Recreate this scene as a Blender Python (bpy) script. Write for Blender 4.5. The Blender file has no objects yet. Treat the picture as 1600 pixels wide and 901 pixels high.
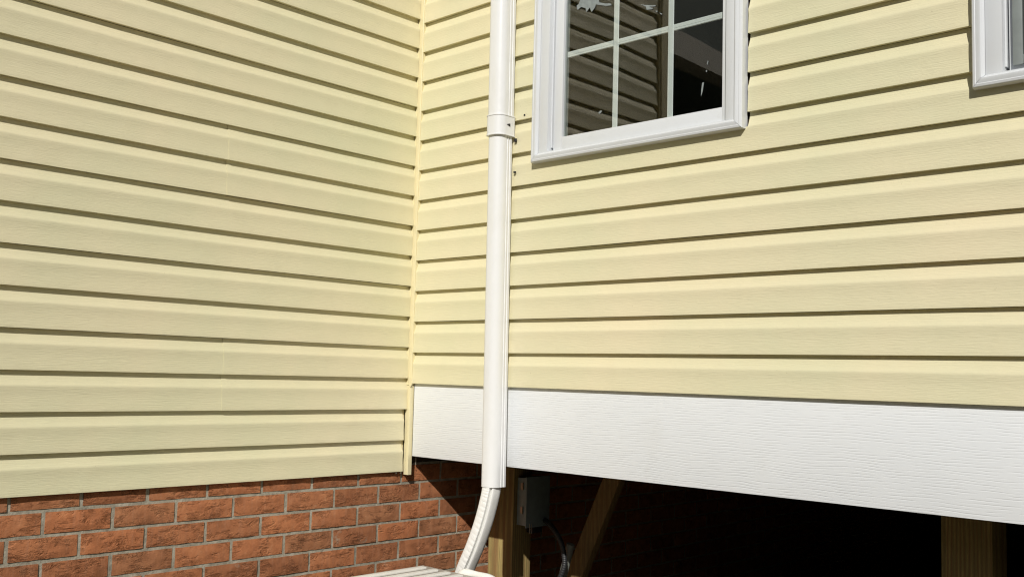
import bpy, bmesh, math, random
from math import radians, sin, cos, pi
from mathutils import Vector, Matrix, noise
random.seed(7)
sc = bpy.context.scene
col = sc.collection

# ---------------------------------------------------------------- camera
FOC, YAW, PIT, ROL, CX, CY = 1580.18, -0.75780, 0.0853, 0.0266, 2.8757, -2.4913
f = Vector((sin(YAW)*cos(PIT), cos(YAW)*cos(PIT), sin(PIT)))
r0 = Vector((cos(YAW), -sin(YAW), 0)); u0 = r0.cross(f)
rr = r0*cos(ROL)+u0*sin(ROL); uu = -r0*sin(ROL)+u0*cos(ROL)
cd = bpy.data.cameras.new("camera"); cam = bpy.data.objects.new("camera", cd); col.objects.link(cam)
M = Matrix((rr, uu, -f)).transposed().to_4x4(); M.translation = Vector((CX, CY, 0))
cam.matrix_world = M
cd.sensor_width = 36; cd.lens = FOC/1600*36; cd.clip_start = 0.02; cd.clip_end = 500
sc.camera = cam

# ---------------------------------------------------------------- light
SUN = Vector((.85, -1.18, 1.0)).normalized()            # towards the sun
el = math.asin(SUN.z)
w = bpy.data.worlds.new("World"); sc.world = w; w.use_nodes = True
nt = w.node_tree
sky = nt.nodes.new('ShaderNodeTexSky'); sky.sky_type = 'NISHITA'; sky.sun_disc = False
sky.sun_elevation = el; sky.sun_rotation = math.atan2(SUN.x, SUN.y)
nt.links.new(sky.outputs[0], nt.nodes['Background'].inputs[0])
nt.nodes['Background'].inputs[1].default_value = 0.05
sl = bpy.data.lights.new("sun", 'SUN'); sl.energy = 5.0; sl.angle = radians(0.53); sl.color = (1.0, 0.965, 0.90)
so = bpy.data.objects.new("sun", sl); col.objects.link(so)
so.rotation_euler = (-SUN).to_track_quat('-Z', 'Y').to_euler(); so.location = (6, -8, 8)
vs = sc.view_settings; vs.view_transform = 'Standard'; vs.look = 'None'; vs.exposure = -0.32; vs.gamma = 1.0
sc.cycles.max_bounces = 8; sc.cycles.diffuse_bounces = 5; sc.cycles.glossy_bounces = 4
sc.cycles.transparent_max_bounces = 12
sc.cycles.caustics_reflective = False; sc.cycles.caustics_refractive = False
sc.cycles.sample_clamp_indirect = 4
sc.cycles.use_denoising = True; sc.cycles.denoiser = 'OPENIMAGEDENOISE'; sc.cycles.denoising_prefilter = 'NONE'
sc.cycles.filter_width = 1.15

# ---------------------------------------------------------------- materials
class NT:
    def __init__(s, name):
        s.m = bpy.data.materials.new(name); s.m.use_nodes = True; s.t = s.m.node_tree
        s.b = s.t.nodes['Principled BSDF']; s.out = s.t.nodes['Material Output']
    def n(s, typ, **k):
        x = s.t.nodes.new('ShaderNode'+typ)
        for a, v in k.items():
            if a.startswith('i_'):
                key = a[2:]; x.inputs[int(key) if key.isdigit() else key.replace('_', ' ')].default_value = v
            else: setattr(x, a, v)
        return x
    def l(s, a, b): s.t.links.new(a, b)
    def coord(s, scale=(1, 1, 1), rnd=False):
        tc = s.n('TexCoord'); mp = s.n('Mapping'); mp.inputs['Scale'].default_value = scale
        s.l(tc.outputs['Object'], mp.inputs[0])
        if rnd:
            oi = s.n('ObjectInfo'); ml = s.n('Math', operation='MULTIPLY', i_1=37.0)
            s.l(oi.outputs['Random'], ml.inputs[0]); cb = s.n('CombineXYZ')
            for i in range(3): s.l(ml.outputs[0], cb.inputs[i])
            s.l(cb.outputs[0], mp.inputs['Location'])
        return mp.outputs[0]
    def noise(s, scale, co, detail=4, rough=.55, dist=0.0):
        x = s.n('TexNoise'); x.inputs['Scale'].default_value = scale; x.inputs['Detail'].default_value = detail
        x.inputs['Roughness'].default_value = rough; x.inputs['Distortion'].default_value = dist
        s.l(co, x.inputs['Vector']); return x.outputs['Fac']
    def ramp(s, fac, stops):
        x = s.n('ValToRGB'); e = x.color_ramp.elements
        while len(e) < len(stops): e.new(.5)
        for i, (p, c) in enumerate(stops):
            e[i].position = p; e[i].color = (c if len(c) == 4 else (*c, 1)) if isinstance(c, tuple) else (c, c, c, 1)
        s.l(fac, x.inputs[0]); return x.outputs[0]
    def mix(s, fac, a, b, mode='MIX'):
        x = s.n('Mix', data_type='RGBA', blend_type=mode)
        for v, i in ((fac, 0), (a, 6), (b, 7)):
            if hasattr(v, 'links'): s.l(v, x.inputs[i])
            else: x.inputs[i].default_value = (*v, 1) if isinstance(v, tuple) else v
        return x.outputs[2]
    def bump(s, h, dist, strength=1.0, prev=None):
        x = s.n('Bump'); x.inputs['Strength'].default_value = strength; x.inputs['Distance'].default_value = dist
        s.l(h, x.inputs['Height'])
        if prev is not None: s.l(prev, x.inputs['Normal'])
        return x.outputs[0]

def solid(name, c, rough=.5, metal=0.0, spec=.5, nscale=0, namt=.1, bumpd=0):
    q = NT(name); q.b.inputs['Roughness'].default_value = rough; q.b.inputs['Metallic'].default_value = metal
    q.b.inputs['Specular IOR Level'].default_value = spec
    q.b.inputs['Base Color'].default_value = (*c, 1)
    if nscale:
        f_ = q.noise(nscale, q.coord(), 5)
        d = tuple(x*(1-namt) for x in c); b = tuple(min(1, x*(1+namt)) for x in c)
        q.l(q.ramp(f_, [(.3, d), (.7, b)]), q.b.inputs['Base Color'])
        if bumpd: q.l(q.bump(f_, bumpd), q.b.inputs['Normal'])
    return q.m

def vinyl(name, grain, c=(.706, .656, .444)):
    q = NT(name); q.b.inputs['Roughness'].default_value = .42; q.b.inputs['Specular IOR Level'].default_value = .4
    n1 = q.noise(1.6, q.coord(), 4, .6)
    c1 = q.ramp(n1, [(.30, (c[0]*.925, c[1]*.965, c[2]*.95)), (.70, (c[0]*1.055, c[1]*1.015, c[2]*1.02))])
    n2 = q.noise(9, q.coord(), 6, .7)
    c2 = q.mix(q.ramp(n2, [(.56, 0.0), (.8, .22)]), c1, (.58, .52, .33))
    # faint specks of dirt
    n3 = q.noise(140, q.coord(), 2, .5)
    c3 = q.mix(q.ramp(n3, [(.74, 0.0), (.80, .30)]), c2, (.33, .28, .16))
    q.l(c3, q.b.inputs['Base Color'])
    g = q.noise(1, q.coord(grain), 5, .62, .3)
    g2 = q.noise(7, q.coord(), 3, .5)
    q.l(q.bump(g, .0013, .7, q.bump(g2, .005, .55)), q.b.inputs['Normal'])
    q.l(q.ramp(n2, [(.3, .36), (.75, .52)]), q.b.inputs['Roughness'])
    return q.m

M_vin_left = vinyl("cream_vinyl_left", (60, 22, 330))
M_vin_right = vinyl("cream_vinyl_right", (22, 60, 330))
M_post = solid("cream_trim_vinyl", (.75, .67, .42), .4, nscale=12, namt=.04)

def white_board():
    q = NT("white_embossed_board"); q.b.inputs['Roughness'].default_value = .5
    wv = q.n('TexWave', wave_type='BANDS', bands_direction='Z', wave_profile='SIN')
    wv.inputs['Scale'].default_value = 44; wv.inputs['Distortion'].default_value = 10
    wv.inputs['Detail'].default_value = 2; wv.inputs['Detail Scale'].default_value = .32; wv.inputs['Detail Roughness'].default_value = .55
    q.l(q.coord((.30, .30, 1)), wv.inputs['Vector'])
    h = q.ramp(wv.outputs['Fac'], [(.0, .0), (.10, .15), (.24, .9), (1.0, 1.0)])
    mk = q.ramp(q.noise(1, q.coord((16, 16, 110)), 2, .5), [(.40, 0.0), (.58, 1.0)])
    h2 = q.mix(mk, (.95, .95, .95), h)
    n2 = q.noise(2.2, q.coord(), 5)
    c0 = q.ramp(n2, [(.3, (.73, .755, .78)), (.7, (.77, .79, .81))])
    n3 = q.noise(5, q.coord((1, 1, .35)), 6, .7)
    q.l(q.mix(q.ramp(n3, [(.60, 0.0), (.80, .18)]), c0, (.58, .55, .48)), q.b.inputs['Base Color'])
    q.l(q.bump(h2, .0009, .5, q.bump(q.noise(1.5, q.coord(), 2), .02, .5)), q.b.inputs['Normal'])
    return q.m
M_board = white_board()
def white_plastic(name, c, rough=.35, dirt=.25):
    q = NT(name); q.b.inputs['Roughness'].default_value = rough
    n = q.noise(9, q.coord((1, 1, .45)), 6, .65)
    n3 = q.noise(55, q.coord(), 4, .6)
    a = q.mix(q.ramp(n, [(.5, 0.0), (.78, dirt)]), c, (.55, .52, .45))
    q.l(q.mix(q.ramp(n3, [(.66, 0.0), (.8, dirt)]), a, (.5, .47, .40)), q.b.inputs['Base Color'])
    q.l(q.bump(q.noise(16, q.coord(), 3), .003, .35), q.b.inputs['Normal'])
    return q.m
M_pipe = white_plastic("white_downspout_vinyl", (.76, .765, .765), .28, .22)
M_hose = white_plastic("white_flexible_plastic", (.82, .82, .80), .5, .15)
M_frame = white_plastic("white_window_vinyl", (.66, .68, .70), .4, .2)
M_muntin = solid("grille_white", (.68, .69, .68), .45, nscale=20, namt=.03)
M_screen = solid("grey_screen_frame", (.30, .33, .32), .5, .3, nscale=30, namt=.08)
M_black = solid("black_rubber", (.02, .02, .02), .6)
M_lid = solid("beige_plastic", (.46, .42, .37), .6, nscale=14, namt=.08)
M_slat = white_plastic("white_slat_plastic", (.80, .79, .75), .5, .2)
M_box = solid("grey_painted_metal", (.27, .335, .35), .5, .2, nscale=40, namt=.08)
M_steel = solid("zinc_steel", (.45, .40, .33), .4, .8)
M_conduit = solid("black_conduit_plastic", (.022, .023, .025), .5)
M_greypipe = solid("grey_pvc", (.22, .23, .20), .5)
M_room = solid("interior_grey_paint", (.17, .21, .205), .8)
M_header = solid("painted_header", (.55, .53, .49), .6, nscale=5, namt=.05)
M_gable = solid("dark_gable", (.17, .20, .195), .8, nscale=5, namt=.1)
M_leaf = solid("sky_block_leaves", (.045, .07, .025), .9, nscale=40, namt=.5, bumpd=.03)  # for the leafy bank added as a sky blocker
M_shade_soil = solid("shade_dark_soil", (.030, .024, .017), .95, nscale=9, namt=.3, bumpd=.02)  # darker copy of the ground soil, paints in the crawl space shade
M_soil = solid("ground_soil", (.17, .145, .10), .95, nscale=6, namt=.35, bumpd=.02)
M_dark = solid("dark_framing_lumber", (.055, .038, .022), .85, nscale=9, namt=.2)  # near-black tone puts the deep shade under the floor into the colour
M_resid = solid("label_residue_paper", (.23, .26, .26), .8, nscale=80, namt=.15)

def wood(name, c1, c2, axis_scale=(9, 9, .7), big=3.2):
    q = NT(name); q.b.inputs['Roughness'].default_value = .75
    co = q.coord(axis_scale)
    wv = q.n('TexWave', wave_type='RINGS', rings_direction='Z')
    wv.inputs['Scale'].default_value = big; wv.inputs['Distortion'].default_value = 5.0
    wv.inputs['Detail'].default_value = 3; wv.inputs['Detail Scale'].default_value = 1.2
    q.l(co, wv.inputs['Vector'])
    fine = q.noise(14, q.coord((16, 16, .6)), 4, .7)
    a = q.mix(wv.outputs['Fac'], c1, c2)
    q.l(q.mix(q.ramp(fine, [(.40, .85), (.58, 0.0)]), a, tuple(v*.55 for v in c1)), q.b.inputs['Base Color'])
    q.l(q.bump(fine, .003, .8), q.b.inputs['Normal'])
    return q.m
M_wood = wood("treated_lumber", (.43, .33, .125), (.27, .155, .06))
M_wood2 = wood("treated_lumber_brace", (.30, .205, .08), (.22, .13, .05), (7, 7, 1.2))

def brick_mat():
    q = NT("red_brick"); q.b.inputs['Roughness'].default_value = .9; q.b.inputs['Specular IOR Level'].default_value = .2
    oi = q.n('ObjectInfo')
    co = q.coord((1, 1, 1), True)
    n = q.noise(16, co, 6, .65)
    base = q.ramp(n, [(.26, (.22, .092, .042)), (.46, (.37, .148, .068)), (.62, (.44, .185, .086)), (.78, (.52, .27, .145))])
    tint = q.ramp(oi.outputs['Random'], [(0, (.72, .70, .70)), (.3, (.97, .95, .94)), (.6, (1.10, 1.02, .96)), (.8, (1.0, 1.0, 1.0)), (1, (.80, .86, .90))])
    b2 = q.mix(1.0, base, tint, 'MULTIPLY')
    # vertical drag streaks of the cut clay, and pale mortar smears
    st = q.noise(26, q.coord((3, 3, .5), True), 4, .6)
    b3 = q.mix(q.ramp(st, [(.5, 0.0), (.75, .38)]), b2, (.42, .21, .125))
    sm = q.noise(7, co, 6, .8)
    b4 = q.mix(q.ramp(sm, [(.63, 0.0), (.72, .6)]), b3, (.40, .33, .25))
    q.l(b4, q.b.inputs['Base Color'])
    # broken horizontal tears
    cr = q.noise(1, q.coord((16, 16, 46), True), 5, .6, .7)
    ridge0 = q.ramp(cr, [(.36, .35), (.44, 1.0), (.455, .0), (.52, .55), (.60, 1.0), (.612, .1), (.66, .6)])
    mk = q.ramp(q.noise(22, q.coord((.8, .8, 1.3), True), 3, .6), [(.46, 0.0), (.60, 1.0)])
    ridge = q.mix(mk, (.7, .7, .7), ridge0)
    h2 = q.noise(60, co, 5, .7)
    q.l(q.bump(ridge, .0042, .85, q.bump(h2, .003, .7)), q.b.inputs['Normal'])
    return q.m
M_brick = brick_mat()
def mortar_mat():
    q = NT("grey_mortar"); q.b.inputs['Roughness'].default_value = .95
    n = q.noise(28, q.coord(), 6, .7)
    q.l(q.ramp(n, [(.3, (.21, .19, .15)), (.5, (.325, .30, .235)), (.7, (.44, .41, .335))]), q.b.inputs['Base Color'])
    q.l(q.bump(q.noise(70, q.coord(), 5, .7), .004, .8), q.b.inputs['Normal'])
    return q.m
M_mortar = mortar_mat()

def glass_mat(tint, boost, warp):
    q = NT("window_glass"); t = q.t; t.nodes.remove(q.b)
    tr = q.n('BsdfTransparent'); tr.inputs[0].default_value = (*tint, 1)
    gl = q.n('BsdfGlossy'); gl.inputs['Roughness'].default_value = .0; gl.inputs['Color'].default_value = (1, .95, .88, 1)
    lw = q.n('LayerWeight', i_0=.5); pw = q.n('Math', operation='POWER', i_1=5.0); q.l(lw.outputs['Facing'], pw.inputs[0])
    ml = q.n('Math', operation='MULTIPLY_ADD', i_1=.95*boost, i_2=.04*boost); ml.use_clamp = True
    q.l(pw.outputs[0], ml.inputs[0])
    q.l(q.bump(q.noise(2.2, q.coord(), 1), warp, .5), gl.inputs['Normal'])
    mx = q.n('MixShader'); q.l(ml.outputs[0], mx.inputs[0]); q.l(tr.outputs[0], mx.inputs[1]); q.l(gl.outputs[0], mx.inputs[2])
    q.l(mx.outputs[0], q.out.inputs['Surface'])
    return q.m
M_glass = glass_mat((.925, .95, .942), 1.25, .003)

# ---------------------------------------------------------------- mesh helpers
def link(name, me, parent=None, **tags):
    o = bpy.data.objects.new(name, me); col.objects.link(o)
    if parent is not None: o.parent = parent
    for k, v in tags.items(): o[k] = v
    return o
def empty(name, loc, **tags):
    o = bpy.data.objects.new(name, None); col.objects.link(o); o.location = loc; o.empty_display_size = .1
    for k, v in tags.items(): o[k] = v
    return o
class MB:
    def __init__(s): s.v = []; s.f = []
    def box(s, a, b):
        x0, y0, z0 = a; x1, y1, z1 = b; n = len(s.v)
        s.v += [(x0,y0,z0),(x1,y0,z0),(x1,y1,z0),(x0,y1,z0),(x0,y0,z1),(x1,y0,z1),(x1,y1,z1),(x0,y1,z1)]
        s.f += [tuple(n+i for i in q) for q in ((0,3,2,1),(4,5,6,7),(0,1,5,4),(1,2,6,5),(2,3,7,6),(3,0,4,7))]
        return s
    def grid(s, rows, closed_u=False, closed_v=False, caps=False):
        n = len(s.v); R = len(rows); C = len(rows[0])
        for r in rows: s.v += [tuple(p) for p in r]
        for i in range(R if closed_v else R-1):
            for j in range(C if closed_u else C-1):
                a = n+i*C+j; b = n+i*C+(j+1) % C; i2 = (i+1) % R
                s.f.append((a, b, n+i2*C+(j+1) % C, n+i2*C+j))
        if caps:
            s.f.append(tuple(n+j for j in range(C))[::-1]); s.f.append(tuple(n+(R-1)*C+j for j in range(C)))
        return s
    def prism(s, poly, axis, a, b):
        """poly: 2D points in the plane across axis; axis 0/1/2"""
        def P(p, t):
            if axis == 0: return (t, p[0], p[1])
            if axis == 1: return (p[0], t, p[1])
            return (p[0], p[1], t)
        return s.grid([[P(p, a) for p in poly], [P(p, b) for p in poly]], True, False, True)
    def mesh(s, name, mat, smooth=0, bevel=0):
        me = bpy.data.meshes.new(name); me.from_pydata(s.v, [], s.f); me.update()
        bm = bmesh.new(); bm.from_mesh(me); bmesh.ops.recalc_face_normals(bm, faces=bm.faces)
        if bevel:
            bmesh.ops.bevel(bm, geom=list(bm.edges), offset=bevel, segments=2, affect='EDGES', profile=.6)
        bm.to_mesh(me); bm.free()
        me.materials.append(mat)
        if smooth:
            me.polygons.foreach_set('use_smooth', [True]*len(me.polygons)); me.set_sharp_from_angle(angle=radians(smooth))
        return me
    def obj(s, name, mat, parent=None, smooth=0, bevel=0, **tags):
        return link(name, s.mesh(name, mat, smooth, bevel), parent, **tags)
def boxo(name, a, b, mat, parent=None, bevel=0, **tags):
    return MB().box(a, b).obj(name, mat, parent, 30 if bevel else 0, bevel, **tags)
def tube_rows(path, prof_fn):
    """path: points; prof_fn(i, t, T, N, B) -> ring of points"""
    rows = []; n = len(path); up = Vector((0, -1, 0))
    for i, p in enumerate(path):
        T = (path[min(i+1, n-1)]-path[max(i-1, 0)]).normalized()
        S = T.cross(up).normalized(); U = S.cross(T).normalized()
        rows.append([p+S*a+U*b for a, b in prof_fn(i/(n-1))])
    return rows
def catmull(pts, per=8):
    P = [Vector(p) for p in pts]; P = [2*P[0]-P[1]]+P+[2*P[-1]-P[-2]]; out = []
    for i in range(1, len(P)-2):
        for k in range(per):
            t = k/per; a, b, c, d = P[i-1], P[i], P[i+1], P[i+2]
            out.append(.5*((2*b)+(c-a)*t+(2*a-5*b+4*c-d)*t*t+(3*b-a-3*c+d)*t**3))
    out.append(P[-2]); return out
def circle(r, n=14): return [(r*cos(2*pi*k/n), r*sin(2*pi*k/n)) for k in range(n)]

# ---------------------------------------------------------------- ground
g = MB(); N_ = 40
rows = []
for i in range(N_+1):
    rr_ = []
    for j in range(N_+1):
        x = -60+120*i/N_; y = -60+120*j/N_
        rr_.append((x, y, -1.5+.03*noise.noise(Vector((x*.4, y*.4, 0)))))
    rows.append(rr_)
g.grid(rows).obj("ground", M_soil, None, 60, kind="structure", label="bare soil ground under and around the house")

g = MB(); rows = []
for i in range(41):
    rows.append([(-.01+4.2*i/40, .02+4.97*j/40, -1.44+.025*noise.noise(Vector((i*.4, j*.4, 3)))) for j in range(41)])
g.grid(rows).obj("crawl_space_soil", M_shade_soil, None, 60, kind="structure", label="soil sheet under the right wing floor, coloured dark to deepen the shade")

# ---------------------------------------------------------------- siding
H = 0.1143
BUTT = .0148
prof = []                                   # (t, d) outer face of one course, bottom to top, d outward
for t, d in [(0, 0), (.012, .0001), (.10, -.0008), (.20, -.0017), (.32, -.0026), (.42, -.0029), (.52, -.0025), (.60, -.0019), (.635, -.0022), (.665, -.0038), (.70, -.0060), (.78, -.0095), (.86, -.0126), (.92, -.0143), (.95, -.0147), (1.0, -.0148)]:
    prof.append((t, d))
def course_section(z0, extra=None):
    pr_ = list(prof)
    if extra is not None:
        te = (extra-z0)/H
        for (t0, d0), (t1, d1) in zip(prof, prof[1:]):
            if t0 < te < t1: pr_.append((te, d0+(d1-d0)*(te-t0)/(t1-t0)))
        pr_.sort()
    return [(-BUTT, z0+.0012), (-.004, z0+.0004)]+[(d, z0+t*H) for t, d in pr_]
def siding_piece(mb, side, a, b, zc, courses, seedk=0, hole=None):
    """side 'L': runs along y, faces +x; 'R': runs along x, faces -y. hole = ([(s0, s1), ...], z from, z to)"""
    out = []
    for c in range(courses):
        z0 = zc+c*H
        ex_ = hole[1] if hole and z0 < hole[1] < z0+H else None
        out += course_section(z0, ex_)
    th = .0013
    sec = out+[(d-th, z) for d, z in out][::-1]
    N = len(out); S = [a+(b-a)*i/max(2, int(abs(b-a)/.09)) for i in range(max(2, int(abs(b-a)/.09))+1)]
    if hole:
        S = [x for x in S if all(abs(x-e) > .01 for iv in hole[0] for e in iv)]+[e for iv in hole[0] for e in iv if a < e < b]
        S.sort()
    base = len(mb.v)
    for s in S:
        for d, z in sec:
            wob = .0013*noise.noise(Vector((s*1.9, z*5+seedk*3.1, seedk*7.7)))+.0005*noise.noise(Vector((s*9, z*3, seedk*2.2)))
            zz = z+(.0006*noise.noise(Vector((s*1.7, seedk*5.3, 1.5))) if not hole else 0)
            dd = d+wob
            mb.v.append((dd, s, zz) if side == 'L' else (s, -dd, zz))
    C = 2*N
    def cut(i, j):
        if not hole: return False
        sm = (S[i]+S[i+1])/2; zm = (sec[j][1]+sec[(j+1) % C][1])/2
        return hole[1]-1e-5 < zm < hole[2] and any(p < sm < q_ for p, q_ in hole[0])
    for i in range(len(S)-1):
        for j in range(C):
            if not cut(i, j): mb.f.append((base+i*C+j, base+i*C+(j+1) % C, base+(i+1)*C+(j+1) % C, base+(i+1)*C+j))
    for i in (0, len(S)-1):
        for j in range(N-1):
            mb.f.append((base+i*C+j, base+i*C+j+1, base+i*C+C-2-j, base+i*C+C-1-j))

ZL, ZR = -.3640, -.0400
LT = dict(label="cream dutch-lap vinyl siding on the left wing wall above the red brick", category="siding wall")
RT = dict(label="cream dutch-lap vinyl siding wall behind the downspout, with windows above a white board", category="siding wall")
wallL = empty("siding_wall", (0, 0, ZL), **LT)
wallR = empty("siding_wall", (0, 0, ZR), **RT)
def add(mb, name, mat, root, smooth=28, **t):
    o = mb.obj(name, mat, root, smooth, **t); o.matrix_parent_inverse = Matrix.Translation(root.location).inverted(); return o
def P(o, root):
    o.parent = root; o.matrix_parent_inverse = Matrix.Translation(root.location).inverted(); return o
LEND = -1.538
NPAIR = 13
for p in range(NPAIR):
    z = ZL+2*p*H
    end = -.013 if p == 0 else .0045
    if p in (1, 4):
        cut = -.775 if p == 1 else -.796
        m = MB(); siding_piece(m, 'L', LEND, cut+.006, z, 2, seedk=p); add(m, "siding_panel", M_vin_left, wallL)
        m = MB(); siding_piece(m, 'L', cut, end, z, 2, seedk=p)
        m.v = [(x+.0017, y, zz) for x, y, zz in m.v]
        add(m, "siding_panel", M_vin_left, wallL)
    else:
        m = MB(); siding_piece(m, 'L', LEND, end, z, 2, seedk=p); add(m, "siding_panel", M_vin_left, wallL)
# windows on the right wall
W1, W2, WW, WZ0, WZ1 = .607, 2.037, .8045, .712, 2.02
GAPR = .0065
for p in range(-0, 12):
    z = ZR+2*p*H
    m = MB()
    x_end = 4.2
    hl = ([(W1+.003, W1+WW+GAPR), (W2+.003, W2+WW+GAPR)], WZ0+.006, WZ1-.006)
    siding_piece(m, 'R', .002, x_end, z, 2, seedk=50+p, hole=hl if z+2*H > WZ0 and z < WZ1 else None)
    add(m, "siding_panel", M_vin_right, wallR)
# sheathing behind the siding, with window openings
TOP = 2.64
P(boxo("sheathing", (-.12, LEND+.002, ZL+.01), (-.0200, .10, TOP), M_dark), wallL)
sh = MB()
y0, y1 = .0202, .10
sh.box((.021, y0, -.03), (W1+.02, y1, TOP))
sh.box((W1+.02, y0, -.03), (W1+WW-.02, y1, WZ0+.01)); sh.box((W1+.02, y0, WZ1-.02), (W1+WW-.02, y1, TOP))
sh.box((W1+WW-.02, y0, -.03), (W2+.02, y1, TOP))
sh.box((W2+.02, y0, -.03), (W2+WW-.02, y1, WZ0+.01)); sh.box((W2+.02, y0, WZ1-.02), (W2+WW-.02, y1, TOP))
sh.box((W2+WW-.02, y0, -.03), (4.2, y1, TOP))
add(sh, "sheathing", M_dark, wallR, 0)

for nx, nz in ((.556, .888), (.470, .268)):
    add(MB().prism([(nx-.003, nz-.002), (nx+.003, nz-.003), (nx+.002, nz+.003), (nx-.002, nz+.0025)], 1, -.0022, .002), "nail", M_black, wallR, 0)
# inside corner post: a hollow vinyl bead with a nailing flange, the lower length slightly narrower
cp = empty("corner_post", (0, 0, ZL), label="narrow cream vinyl trim strip standing in the inside corner", category="corner trim")
def bead(zlo, zhi, w_, dx=0.0):
    poly = [(-.012, .0155), (-.012, -.0005), (-.0010+dx, -.0005), (-.0010+dx, -.0030), (.0025+dx, -.0030), (.0025+dx, -.0012), (.0040+dx, -.0012), (.0040+dx, -.0032), (w_-.0012+dx, -.0032), (w_+dx, -.0020), (w_+dx, .0155)]
    return MB().prism(poly, 2, zlo, zhi)
add(bead(-.046, TOP, .0185), "upper_strip", M_post, cp, 30)
lo_ = bead(ZL-.012, -.048, .0165, -.0012); add(lo_, "lower_strip", M_post, cp, 30)
tab = MB().prism([(.0165, -.054), (.0235, -.047), (.0235, -.043), (.012, -.043), (.004, -.0445)], 1, -.0052, -.0036)
add(tab, "cut_tab", M_post, cp, 0)
P(boxo("nailing_flange", (-.0185, -.034, ZL+.004), (-.0165, -.0012, ZL+2*H), M_post), cp)
# little weep clips under the first panel
for yy in (-.043, -.022):
    P(boxo("weep_clip", (-.010, yy, ZL-.008), (-.004, yy+.006, ZL+.0005), M_steel), cp)

# outside corner post of the left wing
oc = empty("corner_post", (0, LEND, ZL), label="cream outside corner trim at the outer end of the left wing wall", category="corner trim")
add(MB().prism([(-.10, LEND-.075), (.006, LEND-.075), (.006, LEND-.066), (.012, LEND-.062), (.012, LEND-.012), (.006, LEND-.008), (.006, LEND-.001), (-.016, LEND-.001), (-.016, LEND+.0015), (-.10, LEND+.0015)], 2, ZL-.01, TOP), "trim_cover", M_post, oc, 30)

# ---------------------------------------------------------------- brick wall
bw = empty("brick_wall", (0, 0, -1.5), label="red rock-faced brick foundation wall with grey mortar under the cream siding", category="brick wall")
XB = -.0165; PY = .1985; PZ = .0690; JT = .0118; ZB0 = -.409
def brick_mesh(seed, lay, hz):
    """front face in a rough grid, centred at origin, front towards +x"""
    nx, nz = 18, 7; m = MB(); rows = []
    for j in range(nz+1):
        r = []
        for i in range(nx+1):
            yy = (i/nx-.5)*lay; zz = (j/nz-.5)*hz
            e = min(i, nx-i, 4)/4; e2 = min(j, nz-j, 2)/2; edge = min(e, e2)
            p = Vector((yy*24, zz*46, seed*9.3))
            n1 = noise.noise(p)+.6*noise.noise(p*2.3+Vector((0, 0, 5)))
            rg = 1-abs(noise.noise(Vector((yy*17, zz*60, seed*4.1))))*2
            d = (.0018*n1+.0014*max(0, rg-.6))*(0.35+.65*edge)+.0012*edge-.0006*(1-edge)
            jy = .0010*noise.noise(Vector((zz*70, seed*3.3, i))) if i in (0, nx) else 0
            jz = .0011*noise.noise(Vector((yy*60, seed*6.3, j))) if j in (0, nz) else 0
            r.append((d, yy+jy, zz+jz))
        rows.append(r)
    m.grid(rows)
    n = len(m.v); B = [(-.05, -lay/2, -hz/2), (-.05, lay/2, -hz/2), (-.05, lay/2, hz/2), (-.05, -lay/2, hz/2)]
    m.v += B; C = nx+1
    bot = list(range(C)); top = list(range(nz*C, nz*C+C)); lf = [j*C for j in range(nz+1)]; rt = [j*C+nx for j in range(nz+1)]
    m.f.append(tuple(bot+[n+1, n])); m.f.append(tuple(top[::-1]+[n+3, n+2]))
    m.f.append(tuple(lf[::-1]+[n, n+3])); m.f.append(tuple(rt+[n+2, n+1])); m.f.append((n, n+1, n+2, n+3))
    return m.mesh("brick", M_brick, 35)
BL, BH = PY-JT, PZ-JT+.0012
variants = [brick_mesh(s, BL, BH) for s in range(14)]
YA, YB = LEND-.07, 4.98
low = MB()
for row in range(0, 16):
    zc = ZB0+PZ/2-PZ*row
    off = -.005 if row % 2 == 0 else .0895
    k = 0
    y = off-PY*math.ceil((off-YA)/PY)+PY/2
    while y-PY/2 < YB:
        a, b = y-BL/2, y+BL/2
        if b > YB: break
        a2 = max(a, YA)
        if b-a2 > .03:
            if row < 7 and a2 == a and y < 1.3:
                me = random.choice(variants)
                o = link("brick", me, bw); o.location = (XB+random.uniform(-.0012, .0012), y+random.uniform(-.0012, .0012), zc+1.5+random.uniform(-.0007, .0007))
                if random.random() < .5: o.rotation_euler = (pi, 0, 0)
                o.rotation_euler = (o.rotation_euler.x+random.uniform(-.004, .004), 0, random.uniform(-.004, .004))
            elif row < 7:
                o = MB().box((XB-.05, a2, zc-BH/2), (XB, b, zc+BH/2)).obj("brick", M_brick, bw); o.location.z = 1.5
            else:
                low.box((XB-.05, a2, zc-BH/2), (XB, b, zc+BH/2))
        y += PY
o = low.obj("lower_bricks", M_brick, bw, kind="stuff"); o.location.z = 1.5
# mortar sheet, slightly recessed, uneven
m = MB(); rows = []
for j in range(60):
    zz = -1.5+(j/59)*(ZB0+PZ+1.5+.004); r = []
    for i in range(220):
        yy = YA+(YB-YA)*i/219
        r.append((XB-.0032+.0016*noise.noise(Vector((yy*30, zz*30, 2)))+.0012*noise.noise(Vector((yy*90, zz*90, 7))), yy, zz+1.5))
    rows.append(r)
m.grid(rows)
o = m.obj("mortar", M_mortar, bw, 60)
MB().box((-.20, YA, 0), (XB-.052, YB, ZB0+PZ+1.5)).obj("backing_block", M_mortar, bw)
# sill plate on the brick, going back under the right wing
boxo("sill_plate", (-.14, .032, ZB0+PZ+.006), (-.022, YB, ZB0+PZ+.042), M_dark, label="dark timber sill plate lying on top of the brick wall", category="timber")

# ---------------------------------------------------------------- white board under the right wing
fb = MB().box((.0200, .0128, -.3075), (4.2, .034, -.030))
fb.obj("skirt_board", M_board, None, 30, .0008, label="long white embossed board along the bottom of the right siding wall", category="trim board")

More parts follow.
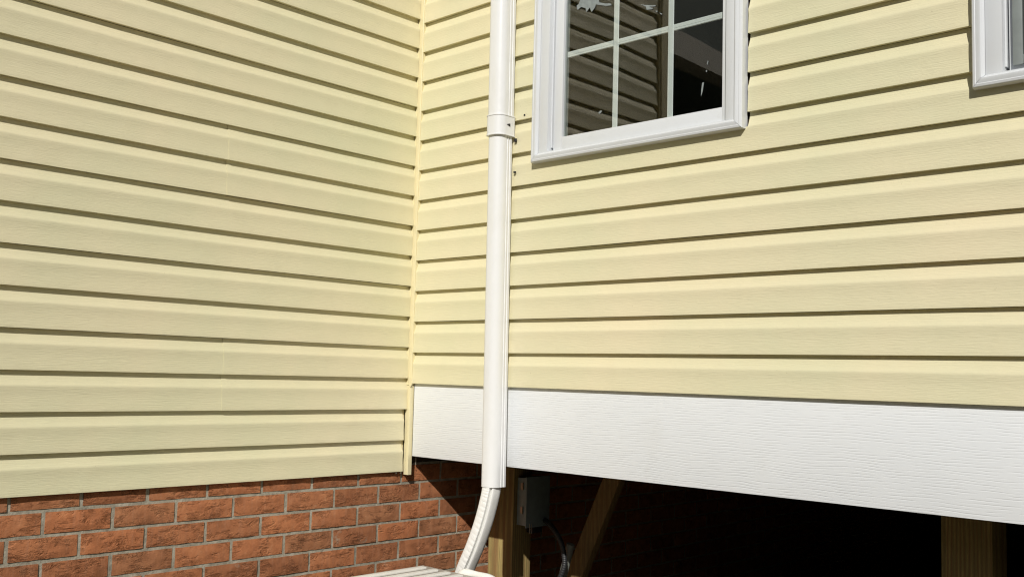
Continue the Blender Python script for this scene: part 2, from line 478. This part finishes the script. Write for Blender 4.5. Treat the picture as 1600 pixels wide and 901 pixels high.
# ---------------------------------------------------------------- floor of the right wing
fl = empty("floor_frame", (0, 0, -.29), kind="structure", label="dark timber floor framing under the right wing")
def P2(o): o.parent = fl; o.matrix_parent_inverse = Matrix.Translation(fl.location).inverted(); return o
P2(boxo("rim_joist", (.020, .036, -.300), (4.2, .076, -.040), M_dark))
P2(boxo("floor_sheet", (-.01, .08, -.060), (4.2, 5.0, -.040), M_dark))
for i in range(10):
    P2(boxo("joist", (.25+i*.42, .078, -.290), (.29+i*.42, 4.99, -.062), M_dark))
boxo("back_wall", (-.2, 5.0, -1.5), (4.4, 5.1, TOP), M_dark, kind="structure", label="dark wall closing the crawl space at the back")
boxo("side_wall", (4.2, .08, -1.5), (4.3, 5.0, -.04), M_dark, kind="structure", label="dark wall added at the far side to keep daylight out of the crawl space")  # unseen wall, closes the crawl space so it stays dark

# ---------------------------------------------------------------- posts, brace
def post(x0, x1, y0, y1, label):
    o = MB().box((x0, y0, -1.5), (x1, y1, -.2915)).obj("wooden_post", M_wood, None, 30, .003, label=label, category="wooden post")
    return o
post(.048, .178, .400, .504, "treated timber post standing right behind the white downspout, with a grey box on its side")
post(1.797, 1.932, .400, .516, "treated timber post in shade at the right edge under the white board")
m = MB()
m.prism([(.540, -.2915), (.620, -.2915), (.118, -1.39), (.038, -1.39)], 1, .540, .578)
m.obj("diagonal_brace", M_wood2, None, 30, .002, label="diagonal wooden brace rising to the right behind the black conduit", category="brace")

# ---------------------------------------------------------------- electrical box on the first post
eb = empty("electrical_box", (.203, .485, -.485), label="dark grey metal electrical box fixed to the side of the timber post", category="electrical box")
def E(o): return P(o, eb)
E(MB().box((.1785, .420, -.574), (.224, .552, -.393)).obj("housing", M_box, None, 30, .002))
E(MB().box((.2245, .418, -.582), (.2285, .554, -.389)).obj("cover", M_box, None, 30, .0012))
for zz in (-.425, -.515):
    h = MB().box((.1985, .4165, zz-.012), (.2065, .4195, zz+.012)); E(h.obj("latch", M_steel))
    h = MB().box((.2095, .4130, zz-.014), (.2120, .4195, zz+.014)); E(h.obj("latch", M_steel))
E(MB().box((.186, .470, -.606), (.220, .525, -.5745)).obj("connector", M_black, None, 30, .002))
for yy in (.437, .447):
    pr = MB().grid(tube_rows([Vector((.231, yy, -.566)), Vector((.232, yy, -.604))], lambda t: circle(.0017, 8)), True, False, True); E(pr.obj("bolt", M_steel, None, 40))
# corrugated conduit
path = catmull([(.215, .535, -.560), (.268, .50, -.562), (.335, .46, -.578), (.386, .44, -.612), (.412, .43, -.655), (.418, .425, -.700), (.392, .42, -.760), (.33, .41, -.86), (.24, .385, -1.0), (.20, .36, -1.2), (.20, .36, -1.5)], 30)
def cprof(t):
    return circle(.0098+.0007*sin(t*len(path)*1.35), 14)
c = MB().grid(tube_rows(path, cprof), True, False, True)
c.obj("conduit", M_conduit, None, 50, label="black corrugated conduit curving down from the grey electrical box", category="conduit")
pp = catmull([(.410, .47, -.622), (.375, .47, -.745), (.30, .47, -.98), (.235, .47, -1.2), (.21, .47, -1.5)], 6)
MB().grid(tube_rows(pp, lambda t: circle(.016, 14)), True, False, True).obj("grey_pipe", M_greypipe, None, 50, label="thin grey pipe slanting down behind the black conduit", category="pipe")

# ---------------------------------------------------------------- downspout
ds = empty("downspout", (.50, -.04, -.37), label="white vinyl downspout running down the cream siding near the inside corner", category="downspout")
def D(o): return P(o, ds)
def rrect(x0, x1, y0, y1, r, grooves=True):
    pts = []
    def arc(cx, cy, a0, a1, rr_, n=7):
        for k in range(n+1):
            a = a0+(a1-a0)*k/n; pts.append((cx+rr_*cos(a), cy+rr_*sin(a)))
    arc(x0+r*.6, y0+r*.6, pi, 1.5*pi, r*.6)
    arc(x1-r, y0+r, 1.5*pi, 2*pi, r)
    if grooves:
        for gy in (.62, .80):
            yy = y0+(y1-y0)*gy
            pts.extend([(x1, yy-.0035), (x1-.0018, yy-.0022), (x1-.0018, yy+.0004), (x1+.0006, yy+.0018)])
    pts.extend([(x1, y1-.002), (x1-.002, y1), (x0+.002, y1), (x0, y1-.002)])
    return pts
def tilt(mb, k):   # the pipe leans by a millimetre or two per metre
    mb.v = [(x+k*(z+.2), y, z) for x, y, z in mb.v]; return mb
X0, X1 = .4600, .5205
lower = MB().prism(rrect(X0, X1, -.0745, -.0085, .030), 2, -.372, .845)
D(tilt(lower, -.0105).obj("lower_pipe", M_pipe, None, 32))
upper = MB().prism(rrect(X0-.002, X1+.004, -.0780, -.0065, .031), 2, .875, TOP)
D(tilt(upper, -.0105).obj("upper_pipe", M_pipe, None, 32))
ring = MB().prism(rrect(X0-.0045, X1+.0065, -.0805, -.0040, .032, False), 2, .815, .886)
ro = D(tilt(ring, -.0105).obj("coupling", M_pipe, None, 32))
lip = MB().prism(rrect(X0-.006, X1+.008, -.0820, -.0030, .033, False), 2, .8155, .8185); tilt(lip, -.0105)
lp = lip.obj("coupling_lip", M_pipe, None, 32); D(lp)
lip = MB().prism(rrect(X0-.006, X1+.008, -.0820, -.0030, .033, False), 2, .883, .8865); tilt(lip, -.0105)
lp = lip.obj("coupling_lip", M_pipe, None, 32); D(lp)
sn = MB().prism([(-.045, .853), (-.034, .857), (-.030, .857), (-.030, .848), (-.036, .850)], 0, X1-.008, X1-.002)
D(sn.obj("snap_tab", M_black, None))
for zz, hh in ((.798, .012), (.690, .006)):
    D(MB().box((X1-.004, -.0075, zz), (X1+.0045, -.0015, zz+hh)).obj("black_tab", M_black, None, 30, .001))  # small black tabs at the right edge of the pipe
# flexible leader below
path = catmull([(.491, -.042, -.350), (.489, -.042, -.374), (.482, -.044, -.415), (.459, -.045, -.490), (.422, -.045, -.575), (.378, -.045, -.660), (.345, -.045, -.75), (.335, -.045, -.90), (.330, -.05, -1.15), (.325, -.07, -1.47)], 26)
NP = len(path)
def hprof(t):
    # two lobes with a fold between: wide creased lobe on the left and a smooth round one on the right
    i = t*(NP-1); out = []
    for k in range(64):
        a = 2*pi*k/64
        ex_ = .0262; ey = .031
        ca, sa = cos(a), sin(a)
        x = ex_*math.copysign(abs(ca)**.72, ca); y = ey*math.copysign(abs(sa)**.72, sa)
        # fold on the front, at a little to one side of the middle
        fold = math.exp(-((a-FOLD)/.15)**2)
        rr_ = 1-.40*fold
        # creases every 14 mm or so on the wide lobe, deepest beside the fold
        cre = max(0, cos(i*2*pi/6.0+.5*sin(i*.7))-.55)/.45
        da = FOLD-a
        lobe = max(0, 1-abs(da-.55)/.5) if 0 < da < 1.1 else 0
        rr_ -= .045*cre*lobe+.006*cre*(1 if 0 < da < 2.2 else 0)
        out.append((x*rr_, y*rr_))
    return out
FOLD = 2.35
c = MB().grid(tube_rows(path, hprof), True, False, True)
D(c.obj("flexible_leader", M_hose, None, 45))

# ---------------------------------------------------------------- windows
def window(x0, label, screen):
    x1 = x0+WW; z0, z1 = WZ0, WZ1
    root = empty("sash_window", (x0+WW/2, 0, z0), label=label, category="window", group="windows in the cream siding")
    def Q(o): return P(o, root)
    # moulded outer casing, mitred: profile across the member (w from outer edge inward, y)
    pr = [(0, .012), (0, -.0180), (.0025, -.0215), (.008, -.0232), (.0095, -.0222), (.016, -.0242), (.0215, -.0242), (.0245, -.0190), (.0255, -.0165), (.029, -.0158), (.029, .012)]
    def ringof(a, name, pr):
        m = MB(); rows = []
        cs = [(x0, z0, 1, 1), (x1, z0, -1, 1), (x1, z1, -1, -1), (x0, z1, 1, -1)]
        for cx_, cz_, sx, sz in cs: rows.append([(cx_+sx*w_, y_, cz_+sz*w_) for w_, y_ in pr])
        # separate mitred members so the joint shows as a hairline
        for k, nm_ in enumerate(("bottom_casing", "side_casing", "head_casing", "side_casing")):
            A, B = rows[k], rows[(k+1) % 4]; ax = 0 if k % 2 == 0 else 2; g_ = .0005
            def sh_(p, o_):
                s_ = 1 if o_[ax] > p[ax] else -1; q_ = list(p); q_[ax] += s_*g_; return tuple(q_)
            mm = MB(); mm.grid([[sh_(p, o_) for p, o_ in zip(A, B)], [sh_(p, o_) for p, o_ in zip(B, A)]], True, False, True)
            Q(mm.obj(nm_, M_frame, None, 25))
    ringof(0, "casing", pr)
    # flat jamb face
    def frame(ax0, ax1, az0, az1, w_, ya, yb, name, mat, bottom=None, bev=.0012, prof_=None):
        bt = bottom or w_
        a = MB().box((ax0, ya, az0), (ax0+w_, yb, az1)); Q(a.obj("side_"+name, mat, None, 30, bev))
        a = MB().box((ax1-w_+.0105, ya, az0), (ax1, yb, az1)); Q(a.obj("side_"+name, mat, None, 30, bev))
        a = MB().box((ax0+w_+.0005, ya+.0004, az0), (ax1-w_+.0100, yb, az0+bt)); Q(a.obj("bottom_"+name, mat, None, 30, bev))
        a = MB().box((ax0+w_+.0005, ya+.0004, az1-w_), (ax1-w_+.0100, yb, az1)); Q(a.obj("top_"+name, mat, None, 30, bev))
    frame(x0+.0295, x1-.0295, z0+.0295, z1-.0295, .038, -.0140, .060, "jamb", M_frame, bottom=.0015)
    # inner track lip on the jamb
    for s_, xx in ((1, x0+.0680), (-1, x1-.0575)):
        a = MB().box((min(xx, xx+s_*.004), .004, z0+.046), (max(xx, xx+s_*.004), .030, z1-.08)); Q(a.obj("track_lip", M_frame, None))
    # lower sash
    sx0, sx1, sz0, sz1 = x0+.0770, x1-.0610, z0+.0315, z0+.66
    fw = .036; fr_ = .0195
    yf = .006
    lsx0, lsx1 = sx0, sx1
    a = MB().box((lsx0, yf, sz0), (lsx0+fw, yf+.03, sz1)); Q(a.obj("sash_stile", M_frame, None, 30, .0015))
    a = MB().box((lsx1-fr_, yf, sz0), (lsx1, yf+.03, sz1)); Q(a.obj("sash_stile", M_frame, None, 30, .0015))
    a = MB().box((lsx0+fw+.0004, yf+.0003, sz0), (lsx1-fr_-.0004, yf+.03, sz0+.046)); Q(a.obj("bottom_rail", M_frame, None, 30, .0015))
    a = MB().box((lsx0+fw+.0004, yf+.0003, sz1-.032), (lsx1-fr_-.0004, yf+.03, sz1)); Q(a.obj("meeting_rail", M_frame, None, 30, .0015))
    # glazing bead step
    a = MB().box((lsx0+fw+.0003, yf+.010, sz0+.0465), (lsx0+fw+.006, yf+.024, sz1-.0325)); Q(a.obj("glazing_bead", M_screen, None))
    gx0, gx1, gz0, gz1 = lsx0+fw, lsx1-fr_, sz0+.046, sz1-.032
    a = MB().box((gx0+.0003, yf+.0105, gz0+.0003), (gx1-.0003, yf+.0135, gz1-.0003)); Q(a.obj("glass_pane", M_glass, None))
    # flat grille between the panes, pitch .211 / .28
    for k in (1, 2):
        xx = x0+.3195+(k-1)*.211
        a = MB().prism([(xx-.0105, yf+.0185), (xx-.0085, yf+.0165), (xx+.0085, yf+.0165), (xx+.0105, yf+.0185), (xx+.0085, yf+.0215), (xx-.0085, yf+.0215)], 2, gz0, gz1)
        Q(a.obj("muntin", M_muntin, None, 20))
    zz = 1.070
    xs = [gx0, x0+.3195, x0+.5305, gx1-.012]
    for k in range(3):
        a = MB().prism([(yf+.0185, zz-.0105), (yf+.0165, zz-.0085), (yf+.0165, zz-.0028), (yf+.0174, zz-.0022), (yf+.0165, zz-.0016), (yf+.0165, zz+.0085), (yf+.0185, zz+.0105), (yf+.0215, zz+.0085), (yf+.0215, zz-.0085)], 0, xs[k]+(.011 if k else 0), xs[k+1]-(.011 if k < 2 else 0))
        Q(a.obj("muntin", M_muntin, None, 20))
    # upper sash, one step further in
    uz0, uz1 = sz1-.03, z1-.05
    a = MB().box((sx0, yf+.034, uz0), (sx0+fw, yf+.060, uz1)); Q(a.obj("sash_stile", M_frame, None, 30, .0015))
    a = MB().box((sx1-fr_, yf+.034, uz0), (sx1, yf+.060, uz1)); Q(a.obj("sash_stile", M_frame, None, 30, .0015))
    a = MB().box((sx0+fw, yf+.0345, uz0), (sx1-fr_, yf+.060, uz0+.03)); Q(a.obj("meeting_rail", M_frame, None, 30, .0015))
    a = MB().box((sx0+fw, yf+.0345, uz1-.03), (sx1-fr_, yf+.060, uz1)); Q(a.obj("top_rail", M_frame, None, 30, .0015))
    a = MB().box((sx0+fw, yf+.046, uz0+.03), (sx1-fr_, yf+.049, uz1-.03)); Q(a.obj("glass_pane", M_glass, None))
    if screen:
        # half screen in a grey frame on the outside of the lower sash
        b0, b1, c0, c1 = x0+.088, x1-.10, sz0+.012, sz1-.02
        for A_, B_ in (((b0, c0), (b0+.022, c1)), ((b1-.022, c0), (b1, c1)), ((b0+.0225, c0), (b1-.0225, c0+.022)), ((b0+.0225, c1-.022), (b1-.0225, c1))):
            Q(MB().box((A_[0], -.006, A_[1]), (B_[0], .0045, B_[1])).obj("screen_frame", M_screen, None, 30, .0012))
        Q(MB().box((b0+.023, -.0022, c0+.023), (b1-.023, -.0016, c1-.023)).obj("screen_mesh", M_mesh, None))
    return root
def mesh_mat():
    q = NT("insect_screen"); t = q.t
    q.b.inputs['Base Color'].default_value = (.04, .045, .045, 1); q.b.inputs['Roughness'].default_value = .6
    tr = q.n('BsdfTransparent'); mx = q.n('MixShader'); mx.inputs[0].default_value = .62
    q.l(tr.outputs[0], mx.inputs[1]); q.l(q.b.outputs[0], mx.inputs[2]); q.l(mx.outputs[0], q.out.inputs['Surface'])
    return q.m
M_mesh = mesh_mat()
w1 = window(W1, "white sash window with grille bars and torn sticker residue on its glass, right of the downspout", False)
w2 = window(W2, "white window with a grey screen frame, cut off by the top right corner", True)

# residue on the glass of the first window
YG = .0155
def flake(pts, name, y=YG):
    m = MB(); m.prism([(a, b) for a, b in pts], 1, y-.0004, y+.0002); return m
tear = [(.7882,1.2601),(.8569,1.2433),(.8611,1.2165),(.8859,1.2063),(.9069,1.2021),(.9133,1.1941),(.8896,1.1977),(.847,1.2127),(.8444,1.2033),(.8297,1.1909),(.8221,1.2085),(.808,1.196),(.804,1.2099),(.7856,1.2186),(.7693,1.2122),(.7652,1.2278),(.7743,1.2314)]
P(flake(tear, "sticker_residue").obj("sticker_residue", M_resid, None), w1)
for pts in ([(1.0245,1.1719),(1.0443,1.1638),(1.0865,1.153),(1.0834,1.1502),(1.0607,1.1545),(1.077,1.1457),(1.0706,1.1439),(1.0511,1.1469),(1.0477,1.1581)],
            [(1.0852,1.1362),(1.0933,1.1332),(1.0917,1.1308),(1.0869,1.132)], [(1.0998,1.1268),(1.111,1.1201),(1.1088,1.1179),(1.103,1.122)],
            [(1.2751,.9397),(1.278,.9391),(1.2767,.9316),(1.2732,.9259)], [(1.2696,.9124),(1.274,.9115),(1.2726,.9059),(1.2696,.9072)],
            [(1.2571,.8767),(1.2635,.8765),(1.2585,.8489),(1.2534,.836),(1.2543,.8542)], [(.8664,.8502),(.8756,.8552),(.8818,.8527),(.8758,.8462),(.8696,.8447)]):
    P(flake(pts, "residue").obj("sticker_residue", M_resid, None), w1)

# rooms behind the windows
def room(xa, xb, nm_):
    m = MB(); a = (xa, .104, -.03); b = (xb, 3.4, 2.5); t = .02
    m.box((xa, 3.4, -.03), (xb, 3.42, 2.5)); m.box((xa-t, .104, -.03), (xa, 3.42, 2.5)); m.box((xb, .104, -.03), (xb+t, 3.42, 2.5))
    m.box((xa, .084, -.03), (.0205, .1035, 2.5)); m.box((xa, .104, 2.5), (xb, 3.4, 2.52)); m.box((xa, .104, -.036), (xb, 3.4, -.0305))
    m.obj(nm_, M_room, None, kind="structure", label="dim grey room seen through the window")
room(-3.0, 4.1, "interior_room")

# ---------------------------------------------------------------- porch beyond the left wing, mirrored in the glass
boxo("porch_header", (-.10, -5.2, 1.635), (.02, LEND-.078, 1.76), M_header, label="pale porch header beam beyond the end of the left wing", category="beam")
boxo("added_gable", (-.09, -5.2, 1.762), (.0, LEND-.078, 2.9), M_gable, label="dark gable wall added above the porch header to hide sky from the glass", category="added gable")  # gable added so the panes mirror a dark surface instead of sky
boxo("porch_ceiling", (-3.4, -5.2, 1.77), (-.10, LEND-.078, 1.80), M_room, kind="structure", label="porch ceiling beyond the left wing")
boxo("porch_wall", (-3.5, -5.2, -1.5), (-3.4, LEND-.078, 1.77), M_dark, kind="structure", label="dark wall at the back of the porch")

# ---------------------------------------------------------------- slatted table below the siding
tb = empty("slatted_table", (.45, -.5, -1.5), label="beige plastic table top with white raised slats beside the flexible downspout end", category="table")
def T(o): return P(o, tb)
TX0, TX1, TY0, TY1, TZ = .256, .86, -1.05, -.128, -.652
T(MB().box((TX0, TY0, TZ-.03), (TX1, TY1, TZ)).obj("table_top", M_lid, None, 30, .004))
x = TX0+.040
while x < TX1-.05:
    T(MB().box((x, TY0+.04, TZ+.0004), (x+.026, TY1-.042, TZ+.0085)).obj("slat", M_slat, None, 30, .003))
    x += .0585
for lx in (TX0+.03, TX1-.07):
    for ly in (TY0+.03, TY1-.07):
        T(MB().box((lx, ly, -1.5), (lx+.04, ly+.04, TZ-.031)).obj("leg", M_lid, None, 30, .003))
hp = catmull([(.425, -.112, -.668), (.45, -.115, -.654), (.50, -.115, -.650), (.555, -.115, -.654), (.60, -.112, -.672)], 8)
T(MB().grid(tube_rows(hp, lambda t: circle(.015+.003*sin(t*9), 14)), True, False, True).obj("handle", M_slat, None, 60))

# ---------------------------------------------------------------- unseen leafy bank behind the camera, added to block low sky
def sky_block_hedge(a, b, label):
    A, B = Vector(a), Vector(b); T = (B-A); L = T.length; T.normalize(); Nn = Vector((-T.y, T.x, 0)); m = MB(); rows = []
    sec = [(.5, -1.52), (.55, -.6), (.52, .5), (.46, 1.5), (.30, 1.85), (0, 1.95), (-.30, 1.85), (-.46, 1.5), (-.52, .5), (-.55, -.6), (-.5, -1.52)]
    full = []
    for (p, q_), (p2, q2) in zip(sec, sec[1:]):
        for k in range(5): full.append((p+(p2-p)*k/5, q_+(q2-q_)*k/5))
    full.append(sec[-1]); n = int(L/.16)
    for i in range(n+1):
        c = A+T*(L*i/n); r = []
        for d, z in full:
            w_ = .10*noise.noise(Vector((c.x*1.7, c.y*1.7, z*2)))+.07*noise.noise(Vector((c.x*7, c.y*7+d*5, z*7)))
            r.append(tuple(c+Nn*(d*(1+w_*1.6))+Vector((0, 0, z+w_*.5 if z > -1.4 else z))))
        rows.append(r)
    m.grid(rows, True, False, True); m.obj("sky_block_hedge", M_leaf, None, 20, label=label, category="sky_block_hedge")
sky_block_hedge((-3.6, -7.6, 0), (9.0, -7.6, 0), "unseen leafy bank added along the back of the yard to block low sky")
sky_block_hedge((9.0, -7.2, 0), (9.0, 4.0, 0), "unseen leafy bank added along the right side of the yard to block low sky")
